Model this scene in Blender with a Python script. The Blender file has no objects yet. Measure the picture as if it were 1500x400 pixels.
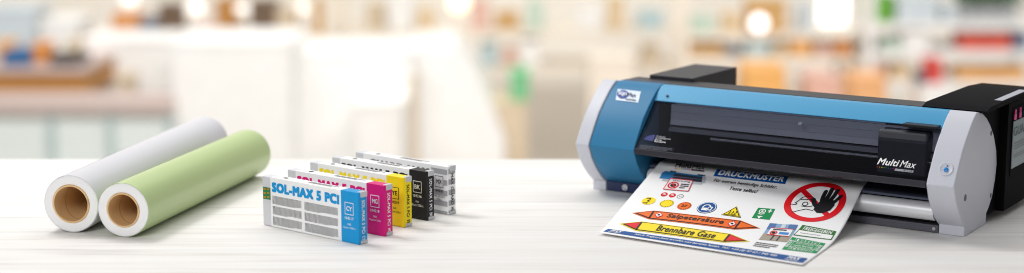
import bpy, bmesh, math, random
from mathutils import Vector, Matrix
random.seed(7)
sc = bpy.context.scene
COL = sc.collection
PI = math.pi

# ------------------------------------------------------------------ materials
def lin(c):
    return tuple(((v/255)/12.92 if v/255 <= .04045 else ((v/255+.055)/1.055)**2.4) for v in c)

MATS = {}
def mat(name, rgb, rough=.5, metal=0., spec=.5, noise=0., nscale=20., bump=0., bscale=300., emit=None, coat=0., sss=0.):
    if name in MATS: return MATS[name]
    m = bpy.data.materials.new(name); m.use_nodes = True
    nt = m.node_tree; b = nt.nodes['Principled BSDF']
    c = (*lin(rgb), 1)
    b.inputs['Base Color'].default_value = c
    b.inputs['Roughness'].default_value = rough
    b.inputs['Metallic'].default_value = metal
    b.inputs['Specular IOR Level'].default_value = spec
    b.inputs['Coat Weight'].default_value = coat
    if noise:
        tc = nt.nodes.new('ShaderNodeTexCoord'); n = nt.nodes.new('ShaderNodeTexNoise')
        n.inputs['Scale'].default_value = nscale; n.inputs['Detail'].default_value = 4
        mp = nt.nodes.new('ShaderNodeMapRange'); mp.inputs[3].default_value = 1-noise; mp.inputs[4].default_value = 1+noise
        mx = nt.nodes.new('ShaderNodeVectorMath'); mx.operation = 'SCALE'; mx.inputs[0].default_value = c[:3]
        nt.links.new(tc.outputs['Object'], n.inputs['Vector']); nt.links.new(n.outputs['Fac'], mp.inputs[0])
        nt.links.new(mp.outputs[0], mx.inputs['Scale']); nt.links.new(mx.outputs[0], b.inputs['Base Color'])
    if bump:
        tc = nt.nodes.new('ShaderNodeTexCoord'); n = nt.nodes.new('ShaderNodeTexNoise')
        n.inputs['Scale'].default_value = bscale; n.inputs['Detail'].default_value = 3
        bp = nt.nodes.new('ShaderNodeBump'); bp.inputs['Strength'].default_value = bump; bp.inputs['Distance'].default_value = .001
        nt.links.new(tc.outputs['Object'], n.inputs['Vector']); nt.links.new(n.outputs['Fac'], bp.inputs['Height'])
        nt.links.new(bp.outputs[0], b.inputs['Normal'])
    if emit:
        b.inputs['Emission Color'].default_value = (*lin(emit[0]), 1); b.inputs['Emission Strength'].default_value = emit[1]
    MATS[name] = m
    return m

def flat(name, rgb): return mat('print '+name, rgb, rough=.45, spec=.3)

# ------------------------------------------------------------------ mesh helpers
def link(name, bm, m, parent=None, bevel=0., smooth=False, seg=2, M=None):
    if M is not None: bmesh.ops.transform(bm, matrix=M, verts=bm.verts)
    bmesh.ops.recalc_face_normals(bm, faces=bm.faces)
    me = bpy.data.meshes.new(name); bm.to_mesh(me); bm.free()
    for x in (m if isinstance(m, (list, tuple)) else [m]): me.materials.append(x)
    o = bpy.data.objects.new(name, me); COL.objects.link(o)
    if parent: o.parent = parent
    if smooth:
        for p in me.polygons: p.use_smooth = True
    if bevel:
        md = o.modifiers.new('bevel', 'BEVEL'); md.width = bevel; md.segments = seg
        md.limit_method = 'ANGLE'; md.angle_limit = math.radians(35); md.harden_normals = True
        for p in me.polygons: p.use_smooth = True
    return o

def link_flat(name, bm, m, parent=None):   # printed marks: keep the normals as built
    me = bpy.data.meshes.new(name); bm.to_mesh(me); bm.free()
    for x in m: me.materials.append(x)
    o = bpy.data.objects.new(name, me); COL.objects.link(o)
    if parent: o.parent = parent
    return o

def box(bm, a, b, mi=0):
    v = [bm.verts.new((x, y, z)) for x in (a[0], b[0]) for y in (a[1], b[1]) for z in (a[2], b[2])]
    for f in ((0,1,3,2),(4,6,7,5),(0,4,5,1),(2,3,7,6),(0,2,6,4),(1,5,7,3)):
        bm.faces.new([v[i] for i in f]).material_index = mi
    return bm

def bx(a, b): return box(bmesh.new(), a, b)

def prism(bm, prof, x0, x1, mi=0):          # (y,z) outline extruded along x
    A = [bm.verts.new((x0, y, z)) for y, z in prof]; B = [bm.verts.new((x1, y, z)) for y, z in prof]
    n = len(prof)
    bm.faces.new(A).material_index = mi; bm.faces.new(B[::-1]).material_index = mi
    for i in range(n): bm.faces.new((A[i], B[i], B[(i+1)%n], A[(i+1)%n])).material_index = mi
    return bm

def lathe(bm, prof, seg=64, axis='Y', close=False, mi=0, c=(0,0,0)):   # prof: (along, radius)
    rings = []
    for u, r in prof:
        ring = []
        for k in range(seg):
            a = 2*PI*k/seg; p, q = r*math.cos(a), r*math.sin(a)
            co = {'Y': (p, u, q), 'X': (u, p, q), 'Z': (p, q, u)}[axis]
            ring.append(bm.verts.new((co[0]+c[0], co[1]+c[1], co[2]+c[2])))
        rings.append(ring)
    R = list(zip(rings, rings[1:])) + ([(rings[-1], rings[0])] if close else [])
    for a, b in R:
        for k in range(seg): bm.faces.new((a[k], a[(k+1)%seg], b[(k+1)%seg], b[k])).material_index = mi
    if not close:
        bm.faces.new(rings[0]).material_index = mi; bm.faces.new(rings[-1]).material_index = mi
    return bm

def empty(name, loc, rz, label, cat, group=None):
    o = bpy.data.objects.new(name, None); COL.objects.link(o); o.location = loc; o.rotation_euler = (0, 0, rz)
    tag(o, label, cat, group); return o
def tag(o, label=None, cat=None, group=None, kind=None):
    for k, v in (('label', label), ('category', cat), ('group', group), ('kind', kind)):
        if v: o[k] = v
    return o
def copy_tree(o, parent=None):
    c = o.copy(); COL.objects.link(c); c.parent = parent
    for ch in list(o.children): copy_tree(ch, c)
    return c

# ------------------------------------------------------------------ flat print: 2-D shapes laid on a surface
class Print:
    """2-D polygons, each with a material; laid on a surface through map(u, v, lift)."""
    def __init__(s): s.bm = bmesh.new(); s.mats = []; s.n = 0
    def mi(s, m):
        if m not in s.mats: s.mats.append(m)
        return s.mats.index(m)
    def poly(s, pts, m, layer=1):
        vs = [s.bm.verts.new((x, y, layer)) for x, y in pts]
        f = s.bm.faces.new(vs); f.material_index = s.mi(m); f.normal_update()
        return s
    def rect(s, x0, y0, x1, y1, m, layer=1): return s.poly([(x0,y0),(x1,y0),(x1,y1),(x0,y1)], m, layer)
    def ring(s, cx, cy, r0, r1, m, layer=1, n=56, ry=1.):
        for k in range(n):
            a, b = 2*PI*k/n, 2*PI*(k+1)/n
            P = lambda r, t: (cx+r*math.cos(t), cy+r*ry*math.sin(t))
            s.poly([P(r1,a), P(r1,b)] + ([P(r0,b), P(r0,a)] if r0 else [(cx,cy)]), m, layer)
        return s
    def disc(s, cx, cy, r, m, layer=1, ry=1.): return s.ring(cx, cy, 0, r, m, layer, ry=ry)
    def stroke(s, pts, w, m, layer=1):
        for (x0,y0),(x1,y1) in zip(pts, pts[1:]):
            l = math.hypot(x1-x0, y1-y0) or 1; nx, ny = -(y1-y0)/l*w/2, (x1-x0)/l*w/2
            s.poly([(x0+nx,y0+ny),(x0-nx,y0-ny),(x1-nx,y1-ny),(x1+nx,y1+ny)], m, layer)
            s.ring(x1, y1, 0, w/2, m, layer, n=10)
        s.ring(pts[0][0], pts[0][1], 0, w/2, m, layer, n=10)
        return s
    def text(s, body, x0, y0, x1, y1, m, layer=1, bold=0., shear=0., vert=False):
        V, F = text2d(body, min(.14, bold*2.6), shear)
        if not V: return s
        xs = [v[0] for v in V]; ys = [v[1] for v in V]
        ax, bx_, ay, by = min(xs), max(xs), min(ys), max(ys)
        mi = s.mi(m); d = bold
        # heavier weights: the same letters struck several times, a hair apart
        for n, (ox, oy) in enumerate([(0, 0)] if d < .005 else [(0, 0), (-d, 0), (d, 0), (-d, d*.7), (d, d*.7), (-d, -d*.7), (d, -d*.7), (0, d*.7), (0, -d*.7)]):
            out = []
            for x, y in V:
                a, b = (x-ax+ox+d)/(bx_-ax+2*d), (y-ay+oy+d*.7)/max(1e-9, by-ay+1.4*d)
                if vert: a, b = b, 1-a            # reads from top to bottom
                out.append(s.bm.verts.new((x0+a*(x1-x0), y0+b*(y1-y0), layer+n*.04)))
            for f in F:
                try: s.bm.faces.new([out[i] for i in f]).material_index = mi
                except ValueError: pass
        return s
    def words(s, x0, y0, x1, y1, lines, m, layer=1, seed=0, fill=.5):   # far too small to read: rows of word-shaped dashes
        r = random.Random(seed); h = (y1-y0)/lines
        for i in range(lines):
            y = y1-(i+1)*h; x = x0; end = x1 if i < lines-1 else x0+(x1-x0)*r.uniform(.5, .95)
            while x < end:
                w = min(r.uniform(.02, .09)*(x1-x0), end-x); s.rect(x, y+h*(1-fill)/2, x+w, y+h*(1+fill)/2, m, layer); x += w+.012*(x1-x0)
        return s
    def bake(s, fn, cuts=None):
        """fn(x, y, layer) -> 3-D point; cuts: grid pitch in print units so that the marks follow a bent sheet."""
        if cuts:
            for ax in (0, 1):
                vals = [v.co[ax] for v in s.bm.verts]; k0 = math.floor(min(vals)/cuts)+1; k1 = math.ceil(max(vals)/cuts)
                for k in range(k0, k1):
                    co = [0,0,0]; no = [0,0,0]; co[ax] = k*cuts; no[ax] = 1
                    bmesh.ops.bisect_plane(s.bm, geom=s.bm.verts[:]+s.bm.edges[:]+s.bm.faces[:], plane_co=co, plane_no=no, dist=1e-7)
        for f in s.bm.faces:
            f.normal_update()
            if f.normal.z < 0: f.normal_flip()
        for v in s.bm.verts: v.co = fn(v.co.x, v.co.y, v.co.z)
        return s.bm
    def quad(s, q):
        """warp everything drawn in the unit square into the quad (bl, br, tr, tl)."""
        for v in s.bm.verts:
            a, b = v.co.x, v.co.y
            x = (1-b)*((1-a)*q[0][0]+a*q[1][0])+b*((1-a)*q[3][0]+a*q[2][0])
            y = (1-b)*((1-a)*q[0][1]+a*q[1][1])+b*((1-a)*q[3][1]+a*q[2][1])
            v.co.x, v.co.y = x, y
        return s

_TX = {}
def text2d(body, space, shear):
    key = (body, space, shear)
    if key not in _TX:
        cu = bpy.data.curves.new('lettering', 'FONT'); cu.body = body; cu.size = 1; cu.shear = shear
        cu.resolution_u = 3; cu.space_character = 1+space; cu.fill_mode = 'FRONT'
        ob = bpy.data.objects.new('lettering', cu); COL.objects.link(ob)
        dg = bpy.context.evaluated_depsgraph_get(); ev = ob.evaluated_get(dg); me = ev.to_mesh()
        _TX[key] = ([(v.co.x, v.co.y) for v in me.vertices], [tuple(p.vertices) for p in me.polygons])
        ev.to_mesh_clear(); bpy.data.objects.remove(ob); bpy.data.curves.remove(cu)
    return _TX[key]

# ------------------------------------------------------------------ camera
H = .9102; PITCH = .1758; FPX = 2454.6
cam_d = bpy.data.cameras.new('camera'); cam = bpy.data.objects.new('camera', cam_d); COL.objects.link(cam)
cam.location = (0, 0, H); cam.rotation_euler = (PI/2-PITCH, 0, 0)
cam_d.sensor_width = 36; cam_d.lens = 36*FPX/1500; cam_d.clip_start = .1; cam_d.clip_end = 200
cam_d.dof.use_dof = True; cam_d.dof.focus_distance = 3.98; cam_d.dof.aperture_fstop = cam_d.lens/1000/.055
cam_d.dof.aperture_blades = 0
sc.camera = cam
K = 2.1                                       # the hall is large: its distances and furniture in units of K metres
def at(px, py, y):                            # the point of the hall at depth y (metres) seen at a photograph pixel
    dx, dz = (px-750)/FPX, -(py-200)/FPX
    c, s = math.cos(PITCH), math.sin(PITCH)
    ry, rz = c+dz*s, -s+dz*c; y = y*K
    return Vector((dx*y/ry, y, H+rz*y/ry))

# ------------------------------------------------------------------ table
def wood():
    m = bpy.data.materials.new('whitewashed planks'); m.use_nodes = True; nt = m.node_tree; N = nt.nodes; Lk = nt.links.new
    b = N['Principled BSDF']; b.inputs['Roughness'].default_value = .55; b.inputs['Specular IOR Level'].default_value = .3
    tc = N.new('ShaderNodeTexCoord'); sp = N.new('ShaderNodeSeparateXYZ'); Lk(tc.outputs['Object'], sp.inputs[0])
    def math_(op, a, bb=None):
        n = N.new('ShaderNodeMath'); n.operation = op
        for i, v in enumerate((a, bb)):
            if v is None: continue
            if isinstance(v, (int, float)): n.inputs[i].default_value = v
            else: Lk(v, n.inputs[i])
        return n.outputs[0]
    W = .168
    row = math_('FLOOR', math_('DIVIDE', sp.outputs['Y'], W)); fr = math_('FRACT', math_('DIVIDE', sp.outputs['Y'], W))
    wn = N.new('ShaderNodeTexWhiteNoise'); wn.noise_dimensions = '1D'; Lk(row, wn.inputs['W'])
    off = math_('MULTIPLY', wn.outputs['Value'], 7.)
    cv = N.new('ShaderNodeCombineXYZ'); Lk(math_('ADD', sp.outputs['X'], off), cv.inputs[0]); Lk(sp.outputs['Y'], cv.inputs[1]); Lk(off, cv.inputs[2])
    def noise(sx, sy, det, dist=0.):
        mp = N.new('ShaderNodeMapping'); mp.inputs['Scale'].default_value = (sx, sy, 1); Lk(cv.outputs[0], mp.inputs[0])
        n = N.new('ShaderNodeTexNoise'); n.inputs['Scale'].default_value = 1; n.inputs['Detail'].default_value = det; n.inputs['Distortion'].default_value = dist
        Lk(mp.outputs[0], n.inputs['Vector']); return n.outputs['Fac']
    g1 = noise(1.6, 34, 5, .6); g2 = noise(5, 150, 4); g3 = noise(.9, 6, 3)
    f = math_('ADD', math_('MULTIPLY', g1, .5), math_('ADD', math_('MULTIPLY', g2, .3), math_('MULTIPLY', g3, .2)))
    r = N.new('ShaderNodeValToRGB'); Lk(f, r.inputs[0])
    e = r.color_ramp.elements; e[0].position = .33; e[0].color = (*lin((206, 202, 197)), 1); e[1].position = .62; e[1].color = (*lin((239, 238, 236)), 1)
    x = e.new(.45); x.color = (*lin((233, 230, 226)), 1)
    tint = N.new('ShaderNodeMapRange'); Lk(wn.outputs['Value'], tint.inputs[0]); tint.inputs[3].default_value = .95; tint.inputs[4].default_value = 1.02
    d = math_('MINIMUM', fr, math_('SUBTRACT', 1., fr))
    seam = N.new('ShaderNodeMapRange'); Lk(d, seam.inputs[0]); seam.inputs[1].default_value = 0; seam.inputs[2].default_value = .016; seam.inputs[3].default_value = .80; seam.inputs[4].default_value = 1
    v = N.new('ShaderNodeVectorMath'); v.operation = 'SCALE'; Lk(r.outputs[0], v.inputs[0]); Lk(math_('MULTIPLY', tint.outputs[0], seam.outputs[0]), v.inputs['Scale'])
    Lk(v.outputs[0], b.inputs['Base Color'])
    bp = N.new('ShaderNodeBump'); bp.inputs['Strength'].default_value = .25; bp.inputs['Distance'].default_value = .002; Lk(f, bp.inputs['Height']); Lk(bp.outputs[0], b.inputs['Normal'])
    return m
table = empty('table', (0, 4.0, 0), 0, 'long white table of whitewashed planks that carries the rolls, cartridges and printer', 'table')
Wd = wood()
link('tabletop', bx((-2.6, -.85, -.045), (2.6, .752, 0)), Wd, table, bevel=.004)
link('apron', bx((-2.5, -.75, -.14), (2.5, .66, -.047)), Wd, table, bevel=.003)
for sx in (-2.4, 2.4):
    for sy in (-.7, .58): link('leg', bx((sx-.05, sy-.05, -1.0), (sx+.05, sy+.05, -.142)), Wd, table, bevel=.004)

# ------------------------------------------------------------------ film rolls
def film_roll(name, loc, rz, R, L, rc, film, label):
    t = empty(name, loc, rz, label, 'film roll', 'rolls of film lying on the table')
    paper = mat('paper edge of a film roll', (250, 250, 250), .6, noise=.02, nscale=60)
    kraft = mat('kraft cardboard core', (228, 190, 138), .8, noise=.1, nscale=40, bump=.2)
    T = Matrix.Translation((0, 0, R))
    bm = bmesh.new(); lathe(bm, [(.0022, R), (L-.0022, R), (L-.0022, R-.0012), (.0022, R-.0012)], 96, close=True)
    link('film', bm, film, t, smooth=False, bevel=.0004, M=T)
    bm = bmesh.new(); pr = []
    n = 7                                    # wound layers: the end face is not perfectly flat
    for k in range(n+1):
        r = R-.0014-(R-.0014-rc)*k/n; pr.append((.0012 if k % 2 else -.0006, r))
    pr = [(.006, R-.0013)]+pr+[(.006, rc), (L-.006, rc), (L, rc), (L, R-.0014), (L-.006, R-.0013)]
    lathe(bm, pr, 96, close=True); link('paper_layers', bm, paper, t, smooth=True, bevel=0, M=T)
    bm = bmesh.new(); lathe(bm, [(.0, rc-.0004), (L, rc-.0004), (L+.001, rc-.001), (L+.001, rc*.9), (-.0012, rc*.9), (-.0012, rc-.001)], 96, close=True)
    link('core', bm, kraft, t, bevel=.0006, M=T)
    a = 1.05                                  # the loose outer end of the film: a small step along the roll
    bm = bmesh.new(); prism(bm, [((R+.0004)*math.cos(a+i*.02), (R+.0004)*math.sin(a+i*.02)) for i in range(9)]+[((R-.0004)*math.cos(a+i*.02), (R-.0004)*math.sin(a+i*.02)) for i in range(8, -1, -1)], .0025, L-.0025)
    link('film_end', bm, film, t, M=T @ Matrix(((0,-1,0,0),(1,0,0,0),(0,0,1,0),(0,0,0,1))))
    return t
def spiral(m):                                # the wound paper strip of a cardboard tube
    nt = m.node_tree; b = nt.nodes['Principled BSDF']; src = b.inputs['Base Color'].links[0].from_socket
    tc = nt.nodes.new('ShaderNodeTexCoord'); sp = nt.nodes.new('ShaderNodeSeparateXYZ'); nt.links.new(tc.outputs['Object'], sp.inputs[0])
    N = lambda op, a, c: (lambda n: ([nt.links.new(v, n.inputs[i]) if not isinstance(v, float) else setattr(n.inputs[i], 'default_value', v) for i, v in enumerate((a, c)) if v is not None], n.outputs[0])[1])((lambda n: (setattr(n, 'operation', op), n)[1])(nt.nodes.new('ShaderNodeMath')))
    zc = N('SUBTRACT', sp.outputs['Z'], .066); an = N('DIVIDE', N('ARCTAN2', zc, sp.outputs['X']), 2*PI)
    f = N('FRACT', N('ADD', N('MULTIPLY', sp.outputs['Y'], 9.), an), None)
    k = N('ADD', N('MULTIPLY', N('LESS_THAN', f, .05), -.25), 1.)
    v = nt.nodes.new('ShaderNodeVectorMath'); v.operation = 'SCALE'; nt.links.new(src, v.inputs[0]); nt.links.new(k, v.inputs['Scale']); nt.links.new(v.outputs[0], b.inputs['Base Color'])
white_film = mat('white satin film', (212, 212, 218), .34, spec=.5)
green_film = mat('pale green satin film', (186, 206, 146), .32, spec=.5)
film_roll('film_roll', (-1.0323, 3.8340, .0006), -.190, .0680, .862, .0462, white_film, 'white film roll on a cardboard core, behind the green roll')
film_roll('film_roll', (-.8997, 3.7860, .0006), -.244, .0640, .745, .0412, green_film, 'pale green film roll on a cardboard core')
spiral(MATS['kraft cardboard core'])

# ------------------------------------------------------------------ ink cartridges
CL, CT, CH = .3194, .0268, .1200
def on_face(side):
    if side == 'front': return lambda x, y, k: Vector((x*CL, -.0008-.00025*k, y*CH))
    if side == 'end':   return lambda x, y, k: Vector((CL+.0008+.00025*k, x*CT, y*CH))
    if side == 'top':   return lambda x, y, k: Vector((x*CL, y*CT, CH+.0008+.00025*k))
case_m = mat('frosted cartridge case', (214, 214, 220), .4, bump=.05)
label_m = mat('white cartridge label', (248, 248, 249), .4)
clip_m = mat('grey cartridge clip', (200, 202, 206), .4)
ink_black = flat('black ink', (28, 27, 30)); grey_ink = flat('grey ink', (120, 120, 124)); white_ink = flat('white ink', (245, 245, 245))
chip_green = mat('circuit green', (32, 128, 82), .4); gold = mat('gold contact', (214, 160, 60), .35, metal=.7)
TH = -.6845
def cartridge(loc, code, num, what, rgb, text_m, title, label, end_text, stripes=False):
    t = empty('ink_cartridge', loc, TH+{'CY': 0, 'MG': .012, 'YE': -.008, 'BK': .006, 'MX': -.012}[code], label, 'ink cartridge', 'ink cartridges standing in a row')
    cm = flat('cartridge '+code, rgb)
    link('case', bx((0, 0, 0), (CL, CT, CH)), case_m, t, bevel=.0025)
    link('label_sleeve', bx((.09*CL, -.0006, .0004), (.826*CL, CT+.0006, CH+.0006)), label_m, t, bevel=.0012)
    link('colour_sleeve', bx((.826*CL+.0002, -.0007, .0003), (CL+.0007, CT+.0007, CH+.0007)), label_m if stripes else cm, t, bevel=.0012)
    p = Print()
    p.text(title, .108 if not stripes else .16, .71, .812, .91, cm if not stripes else grey_ink, bold=.078)
    for j, (a, b) in enumerate(((.47, .64), (.26, .43), (.05, .22))):
        for i, (x0, x1) in enumerate(((.112, .42), (.452, .795))):
            p.words(x0, a, x1, b, 9, grey_ink if stripes else ink_black, seed=j*2+i, fill=.5)
    link_flat('face_print', p.bake(on_face('front')), p.mats, t)
    p = Print()
    if stripes:
        silver = flat('silver grey stripe', (168, 169, 172)); cuts = [(.0, .06), (.16, .27), (.38, .49), (.6, .71), (.82, .93)]
        for a, b in cuts: p.rect(.829, a+.01, .997, b+.01, silver)
        p.rect(.862, .53, .958, .8, white_ink, 2)
    X0, X1, Y0, Y1 = .868, .955, .55, .79
    for a in ((X0, Y0, X1, Y0+.012), (X0, Y1-.012, X1, Y1), (X0, Y0, X0+.0045, Y1), (X1-.0045, Y0, X1, Y1)): p.rect(*a, text_m, 3)
    p.text(code, X0+.016, Y0+.075, X1-.016, Y1-.075, text_m, 3, bold=.02)
    p.text(num, .868, .455, .955, .51, text_m, 3, bold=.012)
    if stripes: p.text('MAX GUARD', .85, .345, .975, .385, text_m, 3); p.text('220 cc', .885, .275, .945, .315, text_m, 3)
    else: p.text('INK', .895, .345, .93, .385, text_m, 3); p.text(what+' 220cc', .852, .27, .972, .315, text_m, 3)
    link_flat('colour_print', p.bake(on_face('front')), p.mats, t)
    p = Print()
    if stripes:
        for a, b in cuts: p.rect(.04, a+.03, .96, b+.03, silver)
    p.text(end_text, .36, .2, .72, .85, text_m, 2, bold=.02, vert=True)
    p.text(code, .36, .07, .72, .15, text_m, 2, bold=.02, vert=True)
    link_flat('end_print', p.bake(on_face('end')), p.mats, t)
    p = Print()
    p.disc(.215, .5, .022, ink_black, ry=9); link_flat('dark_mark', p.bake(on_face('top')), p.mats, t)
    p = Print(); p.words(.46, .3, .76, .8, 2, grey_ink, seed=3, fill=.7)
    link_flat('top_print', p.bake(on_face('top')), p.mats, t)
    for z0, z1 in ((CH-.012, CH+.0016), (.0002, .0085)):
        link('corner_clip', bx((CL-.0105, .006, z0), (CL+.0022, CT+.0012, z1)), clip_m, t, bevel=.002)
    ch = link('contact_chip', bx((.012*CL, -.0016, .54*CH), (.088*CL, .0005, .78*CH)), chip_green, t, bevel=.0004)
    p = Print()
    for a, b in ((.56, .60), (.64, .68), (.72, .76)): p.rect(.018, a, .045, b, gold); p.rect(.055, a+.015, .082, b+.01, gold)
    f = on_face('front'); link_flat('contact', p.bake(lambda x, y, k: f(x, y, 0)+Vector((0, -.0011, 0))), p.mats, ch)
    return t
wt = flat('white lettering', (245, 246, 248)); bk = flat('black lettering', (24, 22, 24))
for a in (((-.5956, 3.9138, .0004), 'CY', '104217', 'Cyan', (0, 152, 218), wt, 'SOL-MAX 5 PCi', 'cyan ink cartridge marked CY, frontmost of the five, its printed white label in full view', 'SOL-MAX 5 PCi'),
          ((-.5457, 3.9910, .0004), 'MG', '104218', 'Magenta', (222, 0, 122), wt, 'SOL-MAX 5 PCi', 'magenta ink cartridge marked MG, between the cyan and yellow ones', 'SOL-MAX 5 PCi'),
          ((-.5028, 4.0880, .0004), 'YE', '104219', 'Yellow', (250, 226, 0), bk, 'SOL-MAX 5 PCi', 'yellow ink cartridge marked YE in black print, middle of the row', 'SOL-MAX 5 PCi'),
          ((-.4551, 4.1560, .0004), 'BK', '104216', 'Black', (26, 24, 28), wt, 'SOL-MAX 5 PCi', 'black ink cartridge marked BK in white print', 'SOL-MAX 5 PCi'),
          ((-.4019, 4.2230, .0004), 'MX', '104220', '', (170, 170, 174), bk, 'GUARD-MAX', 'silver and white striped cartridge marked MX, rearmost of the row', 'MAX GUARD', True)):
    cartridge(*a)

# ------------------------------------------------------------------ printer
pr = empty('desktop_printer', (.1587, 4.2517, 0), -.5777, 'blue, grey and black wide roll printer cutter with a smoked front cover', 'printer')
strip_b = mat('blue strip lit tone', (72, 160, 206), .4, spec=.4)  # paler than the side cover: the light it catches is in the colour
grey_p = mat('light grey plastic', (204, 206, 216), .42, bump=.08, bscale=900)
blue_p = mat('metallic blue plastic', (46, 122, 166), .4, metal=.0, spec=.25, noise=.03, nscale=900)
navy_p = mat('navy plastic', (28, 42, 84), .4)
dark_p = mat('charcoal sheet metal', (36, 36, 44), .5, bump=.1, bscale=1200)
black_p = mat('black plastic', (14, 14, 17), .4, spec=.3)
black_in = mat('black interior', (9, 9, 11), .6, spec=.2)
steel = mat('polished steel', (206, 208, 212), .22, metal=1)
rail_m = mat('grey rail', (188, 192, 202), .4)
rail_d = mat('dark rail', (112, 115, 124), .4)
btn_m = mat('blue button', (20, 130, 205), .3)
hole_m = mat('grey recess', (96, 98, 108), .6)
LENS = [(.150,.287),(.192,.279),(.225,.263),(.254,.243),(.287,.212),(.312,.172),(.321,.137),(.314,.100),(.297,.060),(.272,.036),(.245,.018),(.214,.008),(.184,.003),(.150,.003),
        (.120,.013),(.096,.026),(.072,.044),(.046,.070),(.024,.098),(.0065,.134),(.016,.150),(.036,.180),(.058,.211),(.084,.237),(.112,.262),(.132,.277)]
link('end_cap', prism(bmesh.new(), LENS, 0, .040), grey_p, pr, bevel=.0035, seg=3)
capR = link('end_cap', prism(bmesh.new(), LENS, .934, 1.0), grey_p, pr, bevel=.0035, seg=3)
for x0, x1 in ((.002, .041), (.938, .999)):
    link('foot', prism(bmesh.new(), [(.098, .0004), (.26, .0004), (.26, .03), (.15, .03), (.098, .0245)], x0, x1), grey_p, pr, bevel=.002)
# blue side cover
inner = [(.150,.2850),(.128,.2720),(.112,.2605),(.084,.2355),(.058,.2095),(.036,.1785),(.0175,.1500),(.0085,.1340),(.0260,.0985),(.048,.0710),(.074,.0455),(.098,.0285),(.118,.0275),(.2,.0275),(.2,.285)]
cov = link('side_cover', prism(bmesh.new(), inner, .0425, .172), blue_p, pr, bevel=.002, seg=3)
# placed on the slope of the front: X along the printer, s metres down from the top edge
def slope(A, B):
    A = Vector(A); B = Vector(B); u = (B-A).normalized(); n = Vector((u.y, -u.x))
    if n.x > 0: n = -n
    return lambda x, s, k=0: Vector((x, A.x+u.x*s+n.x*(.0006*k), A.y+u.y*s+n.y*(.0006*k)))
bs = slope((.058, .2095), (.112, .2605)) ; 
def cs(x, d, k=0):                                            # follows the cover's facets down from y = .128
    P_ = [Vector(v) for v in ((.128,.2720),(.112,.2605),(.084,.2355),(.058,.2095))]
    for a, b in zip(P_, P_[1:]):
        l = (b-a).length
        if d <= l: break
        d -= l
    u = (b-a).normalized(); n = Vector((u.y, -u.x)); n = -n if n.x > 0 else n
    q = a+u*d+n*(.0006*k+.0003); return Vector((x, q.x, q.y))
p = Print()
silver_l = mat('silver badge', (186, 196, 212), .4, metal=.2); badge_b = flat('badge blue', (38, 70, 150)); badge_d = flat('badge navy', (25, 32, 84))
p.rect(.0, .0, 1, 1, silver_l, 1); p.ring(.26, .55, 0, .25, badge_b, 2, ry=1.55); p.ring(.24, .62, 0, .15, flat('badge light', (110, 140, 205)), 3, ry=1.3)
p.text('Sign', .08, .38, .45, .78, white_ink, 4, bold=.02); p.text('Max', .49, .42, .84, .74, badge_d, 4, bold=.02); p.words(.42, .1, .95, .24, 1, grey_ink, 4, fill=.8)
link_flat('badge', p.quad([(.071,.0450),(.138,.0468),(.130,.0085),(.060,.0070)]).bake(lambda x, y, k: cs(x, y, k), .004), p.mats, cov)
# base
link('base', bx((.043, .112, .0015), (.932, .42, .022)), black_p, pr, bevel=.002)
nb = link('base_cover', prism(bmesh.new(), [(.100,.0012),(.16,.0012),(.16,.0268),(.100,.0268)], .0425, .186), navy_p, pr, bevel=.002)
bm = bmesh.new(); lathe(bm, [(.0, .0085), (-.006, .0085), (-.006, .0045), (-.0035, .004), (-.0035, .0008)], 28, c=(.1, .0995, .0155)); link('levelling_knob', bm, steel, nb, bevel=.0006)
link('front_rail', bx((.190, .100, .0012), (.936, .1115, .019)), mat('grey base strip', (86, 86, 96), .45), pr, bevel=.0015)
bm = bmesh.new(); lathe(bm, [(.0, .004), (-.004, .004), (-.004, .001)], 20, c=(.927, .0998, .011)); link('screw', bm, steel, pr)
# interior
link('back_panel', bx((.172, .235, .022), (.934, .25, .27)), black_in, pr)
link('floor_panel', bx((.172, .112, .0225), (.934, .235, .03)), black_in, pr)
bm = bmesh.new(); lathe(bm, [(.176, .0215), (.932, .0215)], 48, axis='X', c=(0, .092, .0535)); rol = link('roller', bm, mat('satin steel roller', (236, 237, 240), .35, metal=.35), pr, bevel=.001)
link('platen', prism(bmesh.new(), [(.088,.0785),(.235,.0785),(.235,.088),(.094,.088),(.088,.084)], .174, .933), mat('blue grey platen', (74, 80, 98), .4, metal=.3), pr, bevel=.001)
link('carriage_rail', prism(bmesh.new(), [(.127,.241),(.126,.2235),(.1275,.2225),(.126,.2215),(.125,.2050),(.1262,.2044),(.1250,.2038),(.122,.189),(.150,.189),(.150,.241)], .215, .932), rail_m, pr, bevel=.0008)
link('carriage_rail', prism(bmesh.new(), [(.118,.184),(.112,.173),(.135,.170),(.135,.184)], .215, .932), rail_d, pr, bevel=.0008)
bm = bmesh.new(); lathe(bm, [(.34, .0042), (.932, .0042)], 24, axis='X', c=(0, .105, .165)); link('guide_rod', bm, steel, pr)
link('shade_block', bx((.176, .135, .1), (.2135, .2, .24)), black_p, pr, bevel=.003)  # added black block, stands in for the window's darker left end
link('belt_cover', bx((.174, .06, .1195), (.932, .12, .128)), black_in, pr)
bm = bx((.785, .085, .13), (.905, .175, .236)); link('print_carriage', bm, mat('smoky carriage', (52, 54, 62), .5), pr, bevel=.006)
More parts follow.
